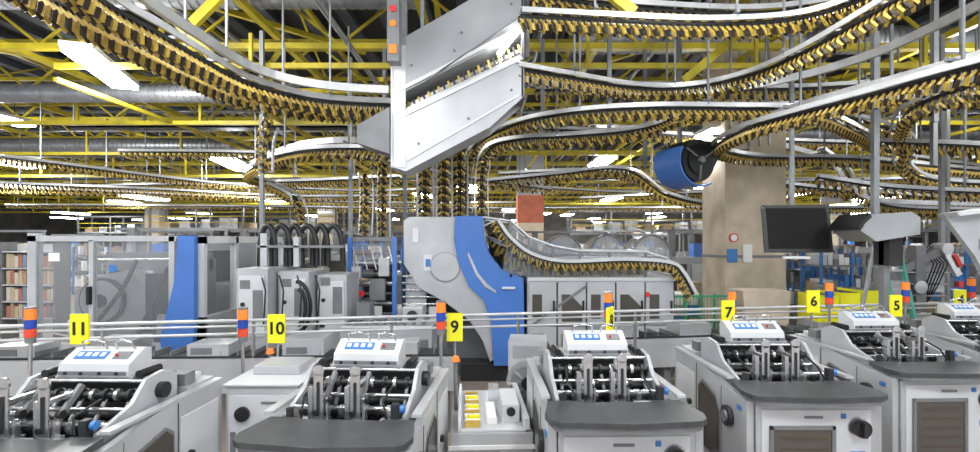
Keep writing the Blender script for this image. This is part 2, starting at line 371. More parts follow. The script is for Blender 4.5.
b.box(-1.3,-1.2,7.2,7.3,5.2,6.2,'mid'); b.box(-1.0,-.95,7.2,7.3,5.3,6.2,'rod')
b.obj('inclined_conveyor_cover')
b=MB(); b.box(-.08,.08,-.1,.1,-.3,.55,'mid'); b.cyl((0,-.12,.4),(0,-.1,.4),.045,'red'); b.cyl((0,-.12,.2),(0,-.1,.2),.045,'orange'); b.box(-.05,.05,-.12,-.1,-.2,-.08,'orange')
b.beam((0,0,.55),(0,0,1.1),.05,.05,'mid')
b.obj('signal_light_box',(-1.3,6.8,5.1))

b=MB(); n=16
ring=[(math.cos(math.radians(150+i*150/n)),math.sin(math.radians(150+i*150/n))) for i in range(n+1)]
out=[(x*.50,z*.46) for x,z in ring]; inn=[(x*.47,z*.43) for x,z in ring[::-1]]
b.prism(out+inn,-.32,.32,'blue')
b.cyl((0.06,-.2,0.03),(0.06,.3,0.03),.38,'dark',28); b.cyl((0.06,-.24,0.03),(0.06,-.2,0.03),.27,'black',24); b.cyl((0.06,-.3,0.03),(0.06,-.2,0.03),.06,'mid',16)
for k in range(3):
    a=k*math.pi*2/3+.5; b.beam((.06+math.cos(a)*.1,-.25,.03+math.sin(a)*.1),(.06+math.cos(a)*.36,-.23,.03+math.sin(a)*.36),.03,.03,'mid')
b.beam((0,.2,0),(0,.2,2.4),.06,.06,'rod')
b.prism([(-.1,.38),(.6,.43),(.75,.25),(.5,-.1),(.3,.1)],-.1,.2,'dark')
b.obj('blue_transfer_drum',(3.6,9.1,3.80),0.4)

b=MB(); R=Matrix.Rotation(math.radians(-10),3,'X')
b.box(-.50,.50,-.04,.04,-.38,.38,'black',R,(0,0,0)); b.box(-.45,.45,-.05,-.035,-.33,.33,'screen',R,(0,0,0))
b.box(-.2,.2,.04,.16,-.2,.2,'dark',R,(0,0,0)); b.box(-.03,.03,.12,.18,0,3.6,'rod'); b.box(-.2,.2,-.03,.03,-.48,-.44,'white'); b.box(-.03,.03,.03,.1,-.48,0,'mid')
b.obj('hanging_monitor',(4.9,8,2.58),-.12)

# ---------------------------------------------------------------- feeder stations
def station_mesh():
    b=MB()
    side=[(.12,.06),(1.72,.06),(1.72,1.16),(1.0,1.16),(.5,1.08),(.12,1.06)]
    b.prism(side,-.56,-.50,'grey','X'); b.prism(side,.50,.56,'grey','X')
    b.box(-.5,.5,.14,1.7,.1,.98,'mid')
    b.box(-.49,.49,.10,.15,.12,1.04,'grey'); b.box(-.45,.45,.09,.11,.15,1.0,'lite')
    b.box(-.36,.12,.075,.10,.22,.84,'smoke'); b.box(-.39,-.36,.07,.10,.19,.87,'mid'); b.box(.12,.15,.07,.10,.19,.87,'mid'); b.box(-.39,.15,.07,.10,.84,.87,'mid')
    for k in range(6): b.box(-.3,.1,.082,.088,.3+k*.09,.33+k*.09,'wood')
    b.cyl((.34,.02,.86),(.34,.1,.86),.07,'black',24); b.box(.325,.355,-.01,.02,.80,.92,'dark'); b.cyl((.34,.08,.86),(.34,.10,.86),.085,'steel',24)
    b.box(.28,.4,.08,.095,.6,.66,'lblue'); b.box(.2,.24,.08,.095,.93,.97,'lblue'); b.box(-.1,.05,.08,.095,.93,.95,'mid')
    for s in (-1,1):
        x=s*.565
        b.prism([(.62,.45),(.78,.38),(1.02,.38),(1.05,.5),(1.05,.92),(.98,.98),(.7,.92),(.62,.8)],min(x,x+s*.012),max(x,x+s*.012),'smoke','X')
        b.prism([(.60,.43),(.78,.35),(1.05,.35),(1.08,.5),(1.08,.94),(.98,1.01),(.7,.95),(.60,.82)],min(x-s*.006,x),max(x-s*.006,x),'mid','X')
        b.cyl((s*.56,.42,.84),(s*.60,.42,.84),.09,'dark',24); b.cyl((s*.58,.42,.84),(s*.615,.42,.84),.05,'mid',20)
        b.box(min(s*.56,s*.57),max(s*.56,s*.57),.2,.27,.95,.99,'lblue')
        b.box(min(s*.56,s*.57),max(s*.56,s*.57),1.15,1.65,.3,1.02,'lite'); b.cyl((s*.565,1.25,.7),(s*.60,1.25,.7),.03,'black',10)
        b.box(min(s*.56,s*.565),max(s*.56,s*.565),1.12,1.13,.1,1.14,'dark'); b.box(min(s*.56,s*.565),max(s*.56,s*.565),.57,.575,.1,1.06,'dark')
        for k in range(4): b.cyl((s*.56,.3+k*.42,.2),(s*.572,.3+k*.42,.2),.015,'steel',8)
        b.box(min(s*.50,s*.57),max(s*.50,s*.57),.45,1.72,1.155,1.18,'grey')
    b.box(-.5,.5,.46,1.0,.98,1.03,'dark')
    ck=[(.50,1.03),(1.28,1.03),(1.28,1.34),(1.12,1.40),(.94,1.38),(.80,1.24),(.50,1.14)]
    b.prism(ck,-.45,-.42,'grey','X'); b.prism(ck,.42,.45,'grey','X')
    for yy,zz,r,m in ((.54,1.08,.018,'steel'),(.62,1.16,.014,'steel'),(.72,1.10,.035,'black'),(.80,1.20,.016,'steel'),(.90,1.27,.026,'black'),(.9,1.13,.03,'dark'),(.98,1.35,.016,'steel'),(.96,1.22,.02,'dark')):
        b.cyl((-.43,yy,zz),(.43,yy,zz),r,m,12)
    for k in range(9):
        x=-.36+k*.09
        b.cyl((x-.018,.72,1.10),(x+.018,.72,1.10),.05,'mid' if k%2 else 'black',14)
        b.cyl((x-.012,.90,1.27),(x+.012,.90,1.27),.045,'steel' if k%2 else 'black',14)
        b.box(x-.006,x+.006,.48,.95,1.035,1.05,'steel')
        if k%2==0: b.beam((x,.95,1.3),(x+.01,.78,1.12),.025,.02,'mid')
    for x in (-.19,.08):
        b.box(x-.035,x+.035,.50,.515,1.06,1.44,'steel'); b.cyl((x,.50,1.46),(x,.52,1.46),.04,'steel',14)
        b.box(x-.010,x+.010,.49,.50,1.14,1.38,'dark')
        b.box(x-.02,x+.02,.515,.78,1.32,1.35,'steel'); b.box(x-.06,x+.06,.46,.6,1.05,1.10,'steel')
        b.beam((x,.53,1.12),(x+.02,.78,1.38),.03,.04,'mid'); b.cyl((x-.07,.55,1.25),(x+.07,.55,1.25),.018,'steel',10)
        b.cyl((x+.06,.55,1.25),(x+.09,.55,1.25),.03,'black',12)
        b.box(x-.085,x-.05,.52,.58,1.08,1.34,'steel'); b.box(x+.05,x+.065,.515,.56,1.08,1.22,'steel')
        b.cyl((x-.02,.48,1.16),(x-.02,.50,1.16),.02,'black',10)
    b.box(-.42,-.30,.45,.70,1.045,1.07,'white'); b.box(.22,.4,.45,.75,1.045,1.065,'white')
    b.box(-.41,-.37,.46,.50,1.08,1.20,'dark'); b.box(.35,.40,.46,.52,1.06,1.24,'dark')
    b.cyl((.41,.5,1.2),(.44,.5,1.2),.03,'lblue',18)
    b.tube([(.30,.5,1.06),(.32,.47,1.15),(.28,.5,1.25),(.3,.7,1.3)],.010,'black',6); b.tube([(-.32,.5,1.06),(-.3,.47,1.18),(-.34,.6,1.25),(-.3,.9,1.3)],.010,'black',6)
    b.box(-.42,.42,1.02,1.32,1.03,1.34,'dark'); b.box(-.30,.30,1.0,1.30,1.34,1.38,'grey')
    b.prism([(.98,1.38),(1.24,1.38),(1.24,1.55),(1.16,1.56),(1.0,1.47)],-.27,.27,'lite','X')
    Rx=Matrix.Rotation(math.radians(30),3,'X')
    b.box(-.20,.04,1.04,1.12,1.515,1.523,'lblue',Rx)
    for k in range(4): b.box(-.185+k*.058,-.15+k*.058,1.06,1.10,1.52,1.528,'white',Rx)
    b.box(.10,.22,1.04,1.12,1.515,1.523,'mid',Rx); b.cyl((.13,1.06,1.52),(.13,1.05,1.535),.010,'red',10)
    b.box(-.26,.26,.975,.985,1.39,1.42,'mid')
    for x in (-.2,-.08,.06,.19): b.cyl((x,.97,1.405),(x,.99,1.405),.014,'black',10)
    b.tube([(-.2,1.15,1.54),(-.19,1.12,1.61),(-.1,1.1,1.63),(-.02,1.12,1.61),(-.01,1.15,1.54)],.009,'steel',8)
    b.tube([(.06,1.15,1.54),(.07,1.12,1.61),(.13,1.1,1.63),(.2,1.12,1.61),(.21,1.15,1.54)],.009,'steel',8)
    b.cyl((-.36,.98,1.40),(-.36,1.2,1.40),.03,'black',12); b.cyl((.36,.98,1.40),(.36,1.2,1.40),.03,'black',12)
    b.box(-.5,.5,1.34,1.7,.98,1.2,'grey'); b.box(-.46,.46,1.36,1.5,1.2,1.3,'mid'); b.box(-.4,.4,1.52,1.68,1.2,1.24,'lite')
    b.cyl((.45,1.08,1.26),(.50,1.08,1.26),.06,'black',16)
    for x in (-.5,.5):
        for y in (.2,1.6): b.cyl((x*.9,y,0),(x*.9,y,.1),.04,'black',10)
    pts=[(-.52,.46),(-.58,.16),(-.55,.04),(-.5,0),(.0,-.05),(.5,0),(.55,.04),(.58,.16),(.52,.46),(.3,.46),(.28,.42),(-.28,.42),(-.3,.46)]
    b.prism(pts,1.10,1.14,'desk','Z'); b.prism([(x*.95,y*.95+.01) for x,y in pts],1.06,1.10,'mid','Z')
    return b
sm=station_mesh().obj('sheet_feeder_station',(.98,3.47,0),0.02,0.006)
for x,y,r in ((-1.08,3.08,-.07),(-3.0,2.75,-.03),(2.69,4.03,.0),(4.47,4.75,.03),(6.3,5.5,.0),(8.1,6.3,.05)):
    inst(sm.data,'sheet_feeder_station',(x,y,0),r,0.006)

def linkbox(x,y,r,w=.7,name='drive_cabinet'):
    b=MB(); b.box(-w/2,w/2,0,.75,.08,1.1,'grey'); b.box(-w/2+.03,w/2-.03,-.02,0,.14,1.02,'lite')
    b.cyl((-w/2+.16,-.05,.86),(-w/2+.16,-.02,.86),.065,'black',20); b.box(-w/2+.05,-w/2+.1,-.03,-.02,.5,.7,'mid'); b.box(0,w/2-.1,-.03,-.02,.95,.97,'mid')
    b.box(-w/2,w/2,.1,.6,0,.08,'dark'); b.box(-w/2-.02,w/2+.02,-.02,.78,1.1,1.12,'lite'); b.box(-w/2+.1,w/2-.1,.3,.7,1.12,1.2,'grey')
    b.obj(name,(x,y,0),r,.01)
linkbox(-2.03,4.45,0.0,.64)
linkbox(3.6,6.1,.12,.5)
b=MB()
b.box(-6.2,-.45,0,.55,.55,.95,'grey'); b.box(-6.2,-.45,.1,.45,.95,.98,'dark')
for k in range(28):
    x=-6.1+k*.2; b.box(x,x+.012,.1,.45,.98,1.04,'rod')
for k in range(6): b.box(-6.1+k*1.1,-6.0+k*1.1,.1,.45,0,.55,'mid')
for k in range(5): b.box(-6.0+k*1.15,-5.5+k*1.15,.1,.5,.98,1.12+.06*(k%2),'grey'); b.box(-5.95+k*1.15,-5.7+k*1.15,.09,.1,1.0,1.08,'mid')
b.obj('gathering_chain_conveyor',(0,6.15,0),.04)
b=MB()
b.box(0,4.0,0,.55,.55,.95,'grey'); b.box(0,4.0,.1,.45,.95,.98,'dark')
for k in range(19): b.box(.1+k*.2,.112+k*.2,.1,.45,.98,1.04,'rod')
for k in range(4): b.box(.1+k*1.1,.2+k*1.1,.1,.45,0,.55,'mid')
for k in range(3): b.box(.3+k*1.15,.8+k*1.15,.1,.5,.98,1.15,'grey')
b.obj('gathering_chain_conveyor',(1.4,7.1,0),.15)

b=MB(); b.box(-.36,.36,0,1.2,.42,.72,'grey'); b.box(-.3,.3,.02,1.18,.72,.74,'lite')
for k in range(7): b.box(-.24+.02*(k%2),-.10,.08+k*.14,.11+k*.14,.74,.80,'sign' if k%2 else 'gold'); b.box(-.24,-.10,.12+k*.14,.2+k*.14,.74,.78,'white')
b.box(-.04,.05,.15,.6,.74,.80,'white'); b.box(-.30,-.27,0,1.1,.74,.84,'lite'); b.box(.28,.33,0,1.1,.74,.84,'lite')
b.box(.1,.26,.2,.7,.74,.90,'lite'); b.cyl((.18,.2,.84),(.18,.17,.84),.04,'black',16); b.cyl((0,.75,.85),(.1,.75,.85),.09,'frost',18)
for x in (-.3,.3):
    for y in (.1,1.1): b.box(x-.03,x+.03,y-.03,y+.03,0,.42,'mid')
for z in (.5,.58): b.box(-.38,.38,-.02,0,z,z+.04,'white')
b.obj('small_bundle_conveyor',(.02,4.35,0),0.05,.006)
b=MB()
b.cyl((0,0,.80),(0,.06,.80),.24,'frost',28); b.cyl((0,-.02,.80),(0,0,.80),.19,'mid',28); b.cyl((0,-.05,.80),(0,-.01,.80),.07,'black',18)
for k in range(8):
    a=k*math.pi/4; b.beam((0,-.03,.80),(math.cos(a)*.22,-.03,.80+math.sin(a)*.22),.02,.03,'steel')
b.box(-.22,.22,.06,.5,.1,1.25,'grey'); b.box(-.2,.2,.1,.45,0,.1,'dark'); b.box(-.17,.17,.05,.06,1.06,1.2,'frost')
b.obj('reel_drive_unit',(.42,5.6,0),-.1)

# ---------------------------------------------------------------- guard rail with pipes
b=MB()
a=Vector((-6.2,5.55,0)); c=Vector((8.6,8.0,0))
for z,o,r in ((1.42,0,.022),(1.35,.03,.014),(1.25,.06,.018)):
    b.cyl(a+Vector((0,o,z)),c+Vector((0,o,z)),r,'alu',10)
for k in range(10):
    p=a.lerp(c,k/9); b.cyl(p+Vector((0,.06,0)),p+Vector((0,.06,1.40)),.022,'steel',10)
b.obj('pipe_guard_rail')

signs=[('11',-4.1,5.0,1.51,.18),('10',-2.24,5.25,1.47,.18),('9',-.38,5.4,1.46,.17),('8',1.30,5.42,1.52,.17),('7',2.95,6.2,1.50,.16),('6',4.36,6.75,1.57,.17),('5',5.68,7.0,1.48,.16),('4',7.0,7.45,1.51,.17)]
for t,x,y,z,w in signs:
    b=MB(); b.box(-w/2,w/2,-.015,.015,-.15,.15,'sign'); b.cyl((0,.03,-z),(0,.03,-.05),.015,'steel',8)
    ry=0 if t!='8' else 1.0
    o=b.obj('station_number_sign',(x,y,z),ry)
    cu=bpy.data.curves.new('digits','FONT'); cu.body=t; cu.size=.18; cu.align_x='CENTER'; cu.align_y='CENTER'; cu.extrude=.002; cu.offset=.004; cu.materials.append(M['black'])
    to=bpy.data.objects.new('digits',cu); COL.objects.link(to); to.parent=o; to.location=(0,-.02,0); to.rotation_euler=(math.pi/2,0,0)
def tower(x,y,z):
    b=MB(); b.cyl((0,0,-z),(0,0,0),.018,'steel',8); b.cyl((0,0,-.02),(0,0,.04),.045,'mid',16)
    b.cyl((0,0,.04),(0,0,.12),.05,'lampred',16); b.cyl((0,0,.125),(0,0,.21),.05,'lampblue',16); b.cyl((0,0,.215),(0,0,.32),.05,'orange',16); b.cyl((0,0,.32),(0,0,.335),.05,'mid',16)
    b.obj('signal_tower',(x,y,z))
for x,y,z in ((-4.55,4.95,1.4),(-2.57,5.2,1.36),(-.52,5.3,1.42),(1.36,5.75,1.47),(3.1,6.4,1.42),(4.58,6.75,1.5),(5.9,7.1,1.48),(7.22,7.5,1.5)): tower(x,y,z)
for x,y in ((-2.33,5.3),(-.34,4.95)):
    b=MB(); b.cyl((0,0,0),(0,0,1.2),.02,'mid',10); b.cyl((0,0,1.2),(0,0,1.25),.045,'orange',16,.03); b.obj('beacon_light',(x,y,0))

# ---------------------------------------------------------------- left perspex enclosure machine
b=MB()
y0=7.0
b.box(-6.48,-6.36,y0,y0+.12,0,2.5,'grey'); b.box(-4.5,-4.42,y0,y0+.1,0,2.45,'grey'); b.box(-5.62,-5.56,y0,y0+.08,.4,2.4,'grey')
b.box(-6.48,-4.4,y0,y0+.1,2.38,2.46,'grey'); b.box(-6.48,-4.4,y0,y0+.1,.35,.95,'grey'); b.box(-6.48,-4.4,y0+1.9,y0+2,2.38,2.46,'grey')
b.box(-6.48,-6.38,y0+1.9,y0+2,0,2.46,'grey'); b.box(-6.48,-6.38,y0,y0+2,2.38,2.46,'grey')
b.box(-6.36,-5.62,y0+.03,y0+.04,.95,2.38,'glass'); b.box(-5.56,-4.5,y0+.03,y0+.04,.95,2.38,'glass')
b.box(-6.1,-5.2,y0+.9,y0+1.6,.0,1.75,'grey'); b.prism([(-6.15,.95),(-5.3,.95),(-5.0,1.6),(-5.4,1.95),(-5.95,1.85),(-6.2,1.5)],y0+.45,y0+.8,'pan')
b.cyl((-5.75,y0+.40,1.5),(-5.75,y0+.46,1.5),.34,'dark',28); b.cyl((-5.75,y0+.37,1.5),(-5.75,y0+.41,1.5),.3,'pan',28); b.cyl((-5.75,y0+.33,1.5),(-5.75,y0+.38,1.5),.1,'dark',20)
b.tube([(-6.05,y0+.3,1.0),(-5.7,y0+.25,1.2),(-5.35,y0+.3,1.7),(-5.3,y0+.5,2.1)],.03,'black',8)
b.tube([(-4.95,y0+.3,1.0),(-4.9,y0+.25,1.5),(-4.7,y0+.3,2.0)],.03,'black',8)
b.box(-5.05,-4.6,y0+.5,y0+1.4,0,2.1,'mid'); b.box(-5.1,-4.75,y0+.4,y0+.5,1.2,1.9,'dark'); b.box(-4.9,-4.6,y0+.35,y0+.5,1.0,1.3,'grey'); b.box(-6.3,-4.6,y0+1.2,y0+1.3,1.9,2.2,'mid')
for k in range(5): b.cyl((-6.2,y0+.7,1.1+k*.25),(-4.6,y0+.7,1.1+k*.25),.02,'steel',8)
b.prism([(-4.50,.6),(-4.18,.6),(-4.12,1.2),(-4.12,2.46),(-4.34,2.46),(-4.40,1.8),(-4.60,1.0)],y0-.04,y0+.05,'blue')
b.box(-4.66,-4.1,y0+.05,y0+1.9,0,.62,'grey')
b.box(-5.61,-5.57,y0-.06,y0,1.5,1.75,'black'); b.beam((-6.3,y0-.02,1.15),(-5.62,y0-.02,1.0),.02,.03,'steel'); b.beam((-5.5,y0-.02,1.0),(-4.7,y0-.02,1.1),.02,.03,'steel')
b.box(-6.2,-6.05,y0+.02,y0+.03,2.1,2.22,'white'); b.box(-5.35,-5.25,y0+.02,y0+.03,1.95,2.05,'lblue')
for k in range(4):
    ya=y0+.1+k*.9
    b.box(-4.16,-4.06,ya,ya+.08,.6,2.45,'lite'); b.box(-4.12,-4.1,ya+.08,ya+.9,1.3,2.35,'glass'); b.box(-4.16,-4.06,ya,ya+.9,2.35,2.46,'lite'); b.box(-4.16,-4.06,ya,ya+.9,.6,1.3,'grey')
b.box(-6.4,-4.16,y0+2,y0+3.7,0,1.6,'pan'); b.box(-6.4,-4.2,y0+3.6,y0+3.7,1.6,2.4,'mid'); b.box(-5.9,-5.2,y0+2.4,y0+3.2,1.6,2.2,'dark')
b.obj('perspex_guarded_inserter',bevel=0)

b=MB()
for k in range(3):
    x=-3.55+k*.48
    b.box(x,x+.44,7.0+.25*k,8.2,0,2.0-.06*k,'grey'); b.box(x+.04,x+.4,6.98+.25*k,7.0+.25*k,1.05,1.9-.06*k,'lite'); b.cyl((x+.1,6.96+.25*k,1.5),(x+.1,6.98+.25*k,1.5),.03,'black',10)
    b.box(x+.24,x+.38,6.97+.25*k,6.99+.25*k,1.3,1.7,'mid'); b.box(x+.06,x+.2,6.97+.25*k,6.98+.25*k,1.72,1.84,'mid')
    b.box(x+.05,x+.12,6.95+.25*k,7+.25*k,1.1,1.14,'red' if k==1 else 'black')
for k in range(6):
    x=-3.5+k*.19; pts=[]
    for i in range(15):
        a=math.pi*i/14; pts.append((x+.12-.15*math.cos(a)*(1 if k%2 else .8),7.6+.1*k*.3,2.0+.62*math.sin(a)**.6))
    b.tube(pts,.042,'black',10)
b.box(-3.5,-2.2,7.5,7.6,2.28,2.32,'mid'); b.box(-3.45,-3.35,7.5,7.6,2.0,2.5,'grey'); b.box(-2.95,-2.87,7.5,7.6,2.0,2.45,'grey')
for k in range(4): b.tube([(-3.2+.25*k,7.0,1.9),(-3.1+.25*k,6.9,1.7),(-3.15+.25*k,6.95,1.2)],.012,'black',6)
b.tube([(-2.75+.2*math.cos(a),7.1,1.45+.36*math.sin(a)) for a in [math.pi*(-.5+i/12) for i in range(13)]],.03,'black',8)
b.tube([(-2.7+.1*math.cos(a),7.05,1.45+.25*math.sin(a)) for a in [math.pi*(-.5+i/12) for i in range(13)]],.03,'black',8)
b.obj('hose_fed_control_cabinet',bevel=.01)

b=MB()
for x in (-2.35,-1.6):
    for y in (8.4,9.3): b.box(x-.035,x+.035,y-.035,y+.035,0,2.45,'blue')
b.box(-2.39,-1.56,8.40,8.44,2.38,2.45,'mid'); b.box(-2.3,-1.65,8.5,9.2,.0,1.0,'mid')
for k in range(7):
    z=1.15+k*.17; b.cyl((-2.3,8.5+.05*(k%2),z),(-1.65,8.5+.05*(k%2),z),.045 if k%2 else .02,'steel' if k%2 else 'mid',12)
    b.box(-2.28+.1*(k%3),-2.1+.1*(k%3),8.6,8.9,z-.06,z+.06,'wood' if k%3==0 else 'mid')
b.box(-2.25,-1.7,8.9,9.1,1.0,2.0,'dark'); b.box(-2.3,-1.65,8.42,8.46,2.0,2.35,'glass')
b.box(-2.2,-1.7,8.2,8.3,1.0,1.05,'lite'); b.box(-2.0,-1.75,8.3,8.4,1.4,1.75,'mid'); b.cyl((-2.15,8.35,1.5),(-2.15,8.42,1.5),.05,'red',18)
b.box(-2.0,-1.8,8.3,8.36,1.1,1.3,'lite'); b.box(-2.3,-2.15,8.3,8.38,1.75,1.95,'grey'); b.box(-1.85,-1.68,8.3,8.38,1.8,2.1,'grey')
for k in range(5): b.beam((-2.3+k*.15,8.38,2.3),(-2.2+k*.15,8.38,1.9),.02,.02,'steel')
b.obj('signature_folding_unit')
b=MB()
b.box(-2.8,-1.45,7.3,8.0,.0,1.1,'grey'); b.box(-2.8,-1.45,7.35,7.95,1.1,1.13,'lite')
for k in range(9): b.cyl((-2.7+k*.14,7.35,1.18),(-2.7+k*.14,7.95,1.18),.03,'steel',10)
b.box(-2.7,-2.1,7.28,7.3,.3,.95,'lite'); b.box(-2.05,-1.5,7.28,7.3,.3,.95,'mid')
b.box(-1.9,-1.6,7.4,7.8,1.13,1.4,'grey'); b.cyl((-1.75,7.36,1.28),(-1.75,7.4,1.28),.08,'dark',18); b.box(-2.6,-2.4,7.5,7.8,1.2,1.45,'mid')
b.obj('roller_delivery_table',(.6,0,0),bevel=.008)
b=MB()
b.box(-1.5,-.75,8.7,9.4,0,1.25,'mid'); b.box(-1.45,-1.1,8.62,8.7,.9,1.8,'grey'); b.box(-1.05,-.8,8.62,8.7,.8,1.25,'lite')
for k in range(5): b.cyl((-1.5,8.6,1.3+k*.12),(-.85,8.6,1.3+k*.12),.02,'steel',8)
b.cyl((-1.2,8.55,1.05),(-1.2,8.62,1.05),.16,'dark',20); b.box(-1.45,-.8,8.75,9.3,1.25,2.0,'dark')
b.obj('trimming_unit')

# ---------------------------------------------------------------- big blue/grey curved drum machine
b=MB(); y0=8.4
g=[(-1.45,2.0),(-1.45,2.72),(-1.36,2.79),(-.55,2.79),(-.5,2.3),(-.3,1.75),(.0,1.35),(.08,.4),(.0,.35),(-.12,.7),(-.35,1.05),(-.75,1.35),(-1.2,1.6)]
b.prism(g,y0,y0+1.6,'grey')
bl=[(-.58,2.80),(-.12,2.80),(-.1,2.45),(.0,2.15),(.2,1.9),(.56,1.76),(.58,.3),(.06,.3),(.02,1.0),(-.1,1.38),(-.35,1.62),(-.52,2.0),(-.6,2.4)]
b.prism(bl,y0-.06,y0+1.55,'blue')
b.prism([(-.36,2.2),(-.20,1.85),(-.05,1.67),(.1,1.55),(.1,1.51),(-.09,1.62),(-.24,1.82),(-.38,2.15)],y0-.075,y0-.06,'grey')
b.box(-.5,.5,y0+.1,y0+1.5,0,.3,'dark'); b.box(-1.2,.0,y0+.5,y0+1.5,0,1.3,'mid')
b.cyl((-.75,y0-.02,1.95),(-.75,y0,1.95),.25,'mid',28); b.cyl((-.75,y0-.03,1.95),(-.75,y0-.01,1.95),.24,'grey',28)
b.box(-1.12,-.97,y0-.02,y0,1.88,2.15,'lite'); b.box(-1.08,-1.0,y0-.03,y0,1.95,2.08,'lblue'); b.box(-1.3,-1.2,y0-.02,y0,2.35,2.6,'lite')
b.box(.2,.42,y0-.1,y0-.06,1.58,1.62,'lite')
for p in ((-.9,1.2),(-.6,1.05),(-1.1,1.0)): b.cyl((p[0],y0+.3,p[1]),(p[0],y0+.5,p[1]),.13,'dark',18)
b.obj('rotary_inserting_drum',bevel=.012)
b=MB(); y0=8.3
b.box(.62,3.05,y0,y0+1.3,.12,1.72,'grey'); b.box(.64,3.03,y0+.1,y0+1.2,0,.12,'dark'); b.box(.62,3.07,y0-.02,y0+1.32,1.72,1.78,'lite')
for k in range(5):
    x=.64+k*.485
    b.box(x,x+.46,y0-.03,y0,1.0,1.7,'grey'); b.box(x,x+.46,y0-.03,y0,.2,.96,'grey'); b.box(x+.462,x+.482,y0-.01,y0,.2,1.7,'dark')
    if k%2==0: b.box(x+.06,x+.22,y0-.04,y0-.02,1.1,1.5,'smoke')
    else: b.prism([(x+.06,1.05),(x+.40,1.05),(x+.40,1.3),(x+.2,1.5),(x+.06,1.5)],y0-.04,y0-.02,'smoke')
    b.prism([(x+.06,.3),(x+.4,.3),(x+.4,.55),(x+.25,.85),(x+.06,.85)],y0-.04,y0-.02,'smoke'); b.box(x+.4,x+.43,y0-.07,y0-.03,1.2,1.4,'black')
b.beam((.7,y0-.05,1.0),(1.6,y0-.05,1.65),.03,.04,'mid')
b.cyl((2.6,y0-.06,1.5),(2.6,y0-.03,1.5),.04,'red',16); b.box(1.0,1.9,y0-.06,y0-.03,.98,1.02,'lite')
b.obj('binding_line_cabinet',bevel=.008)
b=MB()
fr=[(-.1,2.78),(.35,2.72),(.65,2.45),(1.05,2.3),(1.5,2.22),(2.6,2.2),(2.95,2.1),(3.1,1.8)]
b.prism([(.0,1.8),(-.05,2.7),(.3,2.6),(.6,2.35),(1.05,2.15),(2.6,2.1),(2.9,1.8)],9.5,9.55,'dark')
for ya in (8.35,9.45):
    b.tube([(x,ya,z) for x,z in fr],.022,'alu',8)
    b.prism([(.2,1.8)]+[(x,z) for x,z in fr[1:]],ya,ya+.01,'glass')
for x,z in fr: b.cyl((x,8.35,z),(x,9.45,z),.02,'alu',8)
for x,z in ((.35,2.7),(.65,2.45),(1.05,2.3),(1.5,2.22),(2.0,2.2),(2.6,2.2)): b.box(x-.02,x+.02,8.34,8.38,1.78,z,'mid')
for k in range(6): b.beam((.05+k*.13,9.3,2.6-.12*k),(.35+k*.16,8.5,2.3-.07*k),.04,.05,'mid' if k%2 else 'steel')
b.obj('ramp_safety_cover')
track([(-.0,8.9,2.7),(.15,8.9,2.4),(.45,8.9,2.1),(.9,8.9,1.98),(1.8,8.9,2.0),(2.7,8.9,2.0)],hang=False,s=1.0)
track([(.1,8.15,2.70),(.3,8.15,2.42),(.65,8.15,2.15),(1.2,8.15,2.02),(2.2,8.15,2.05),(2.9,8.15,2.0),(3.1,8.15,1.85),(3.3,8.15,1.5)],hang=False,s=.6,step=.07)
b=MB()
for k in range(3):
    x=1.5+k*.9; pts=[(x+.4*math.cos(a),2.0+.5*math.sin(a)) for a in [math.pi*i/12 for i in range(13)]]
    b.prism(pts,10.2,11,'frost')
    b.tube([(p[0],10.18,p[1]) for p in pts],.018,'mid',8); b.box(x-.4,x+.4,10.2,11,0,2,'grey')
b.obj('arched_delivery_hood')

# ---------------------------------------------------------------- right-hand side equipment
b=MB()
for k in range(3): b.box(0+k*.36,.34+k*.36,0,.6,1.0,1.46+.04*k,'sign'); b.box(.03+k*.36,.31+k*.36,-.01,0,1.1,1.14,'gold'); b.box(.03+k*.36,.31+k*.36,.03,.57,1.44+.04*k,1.465+.04*k,'dark')
b.box(-.05,1.1,-.05,.65,.0,.1,'wood'); b.box(-.02,1.06,0,.6,.1,1.0,'grey')
b.obj('yellow_crate_stack',(5.6,8.5,0))
b=MB()
for k in range(7): b.box(k*.3-.02,k*.3+.02,-.02,.02,0,1.35,'green')
for z in (.3,.8,1.3): b.box(0,1.8,-.015,.015,z-.02,z+.02,'green')
for k in range(24): b.box(.07*k+.05,.07*k+.06,-.005,.005,.3,1.3,'green')
b.obj('green_safety_fence',(3.5,9.7,0),.1)
b=MB()
for x in (-.2,.2): b.beam((x,0,0),(x*.8,.5,2.4),.05,.07,'teal')
for k in range(8): b.beam((-.2+.005*k,.06*k+.05,.28*k+.25),(.2-.005*k,.06*k+.05,.28*k+.25),.06,.03,'alu')
for x in (-.22,.22): b.beam((x,1.0,0),(x*.8,.56,2.35),.04,.04,'alu')
b.obj('step_ladder',(6.3,7.3,0),.2)
b=MB()
b.prism([(-.42,.15),(-.3,.38),(.3,.42),(.42,.34),(.42,.1),(-.2,.0)],-.25,.35,'pan'); b.box(-.04,.04,0,.08,.4,3.7,'rod'); b.box(.1,.3,-.1,.2,-.35,.05,'dark')
b.prism([(-.47,.17),(-.42,.27),(-.3,.40),(-.28,.34)],-.27,.36,'black'); b.box(.1,.18,.0,.1,-1.0,0,'rod')
b.obj('extraction_hood',(5.65,7.3,2.38),0)
b=MB()
b.prism([(-.5,.85),(.6,1.0),(.6,-.1),(.1,-.05),(-.05,.25)],0,.08,'grey'); b.prism([(-.5,.85),(.6,1.0),(.6,.95),(-.45,.8)],-.2,0,'lite')
b.box(.5,.58,.05,.12,-1.9,4.3,'rod'); b.box(.0,.3,-.02,0,.35,.5,'pan')
b.obj('tilted_guard_panel',(6.75,6.9,1.92))
b=MB()
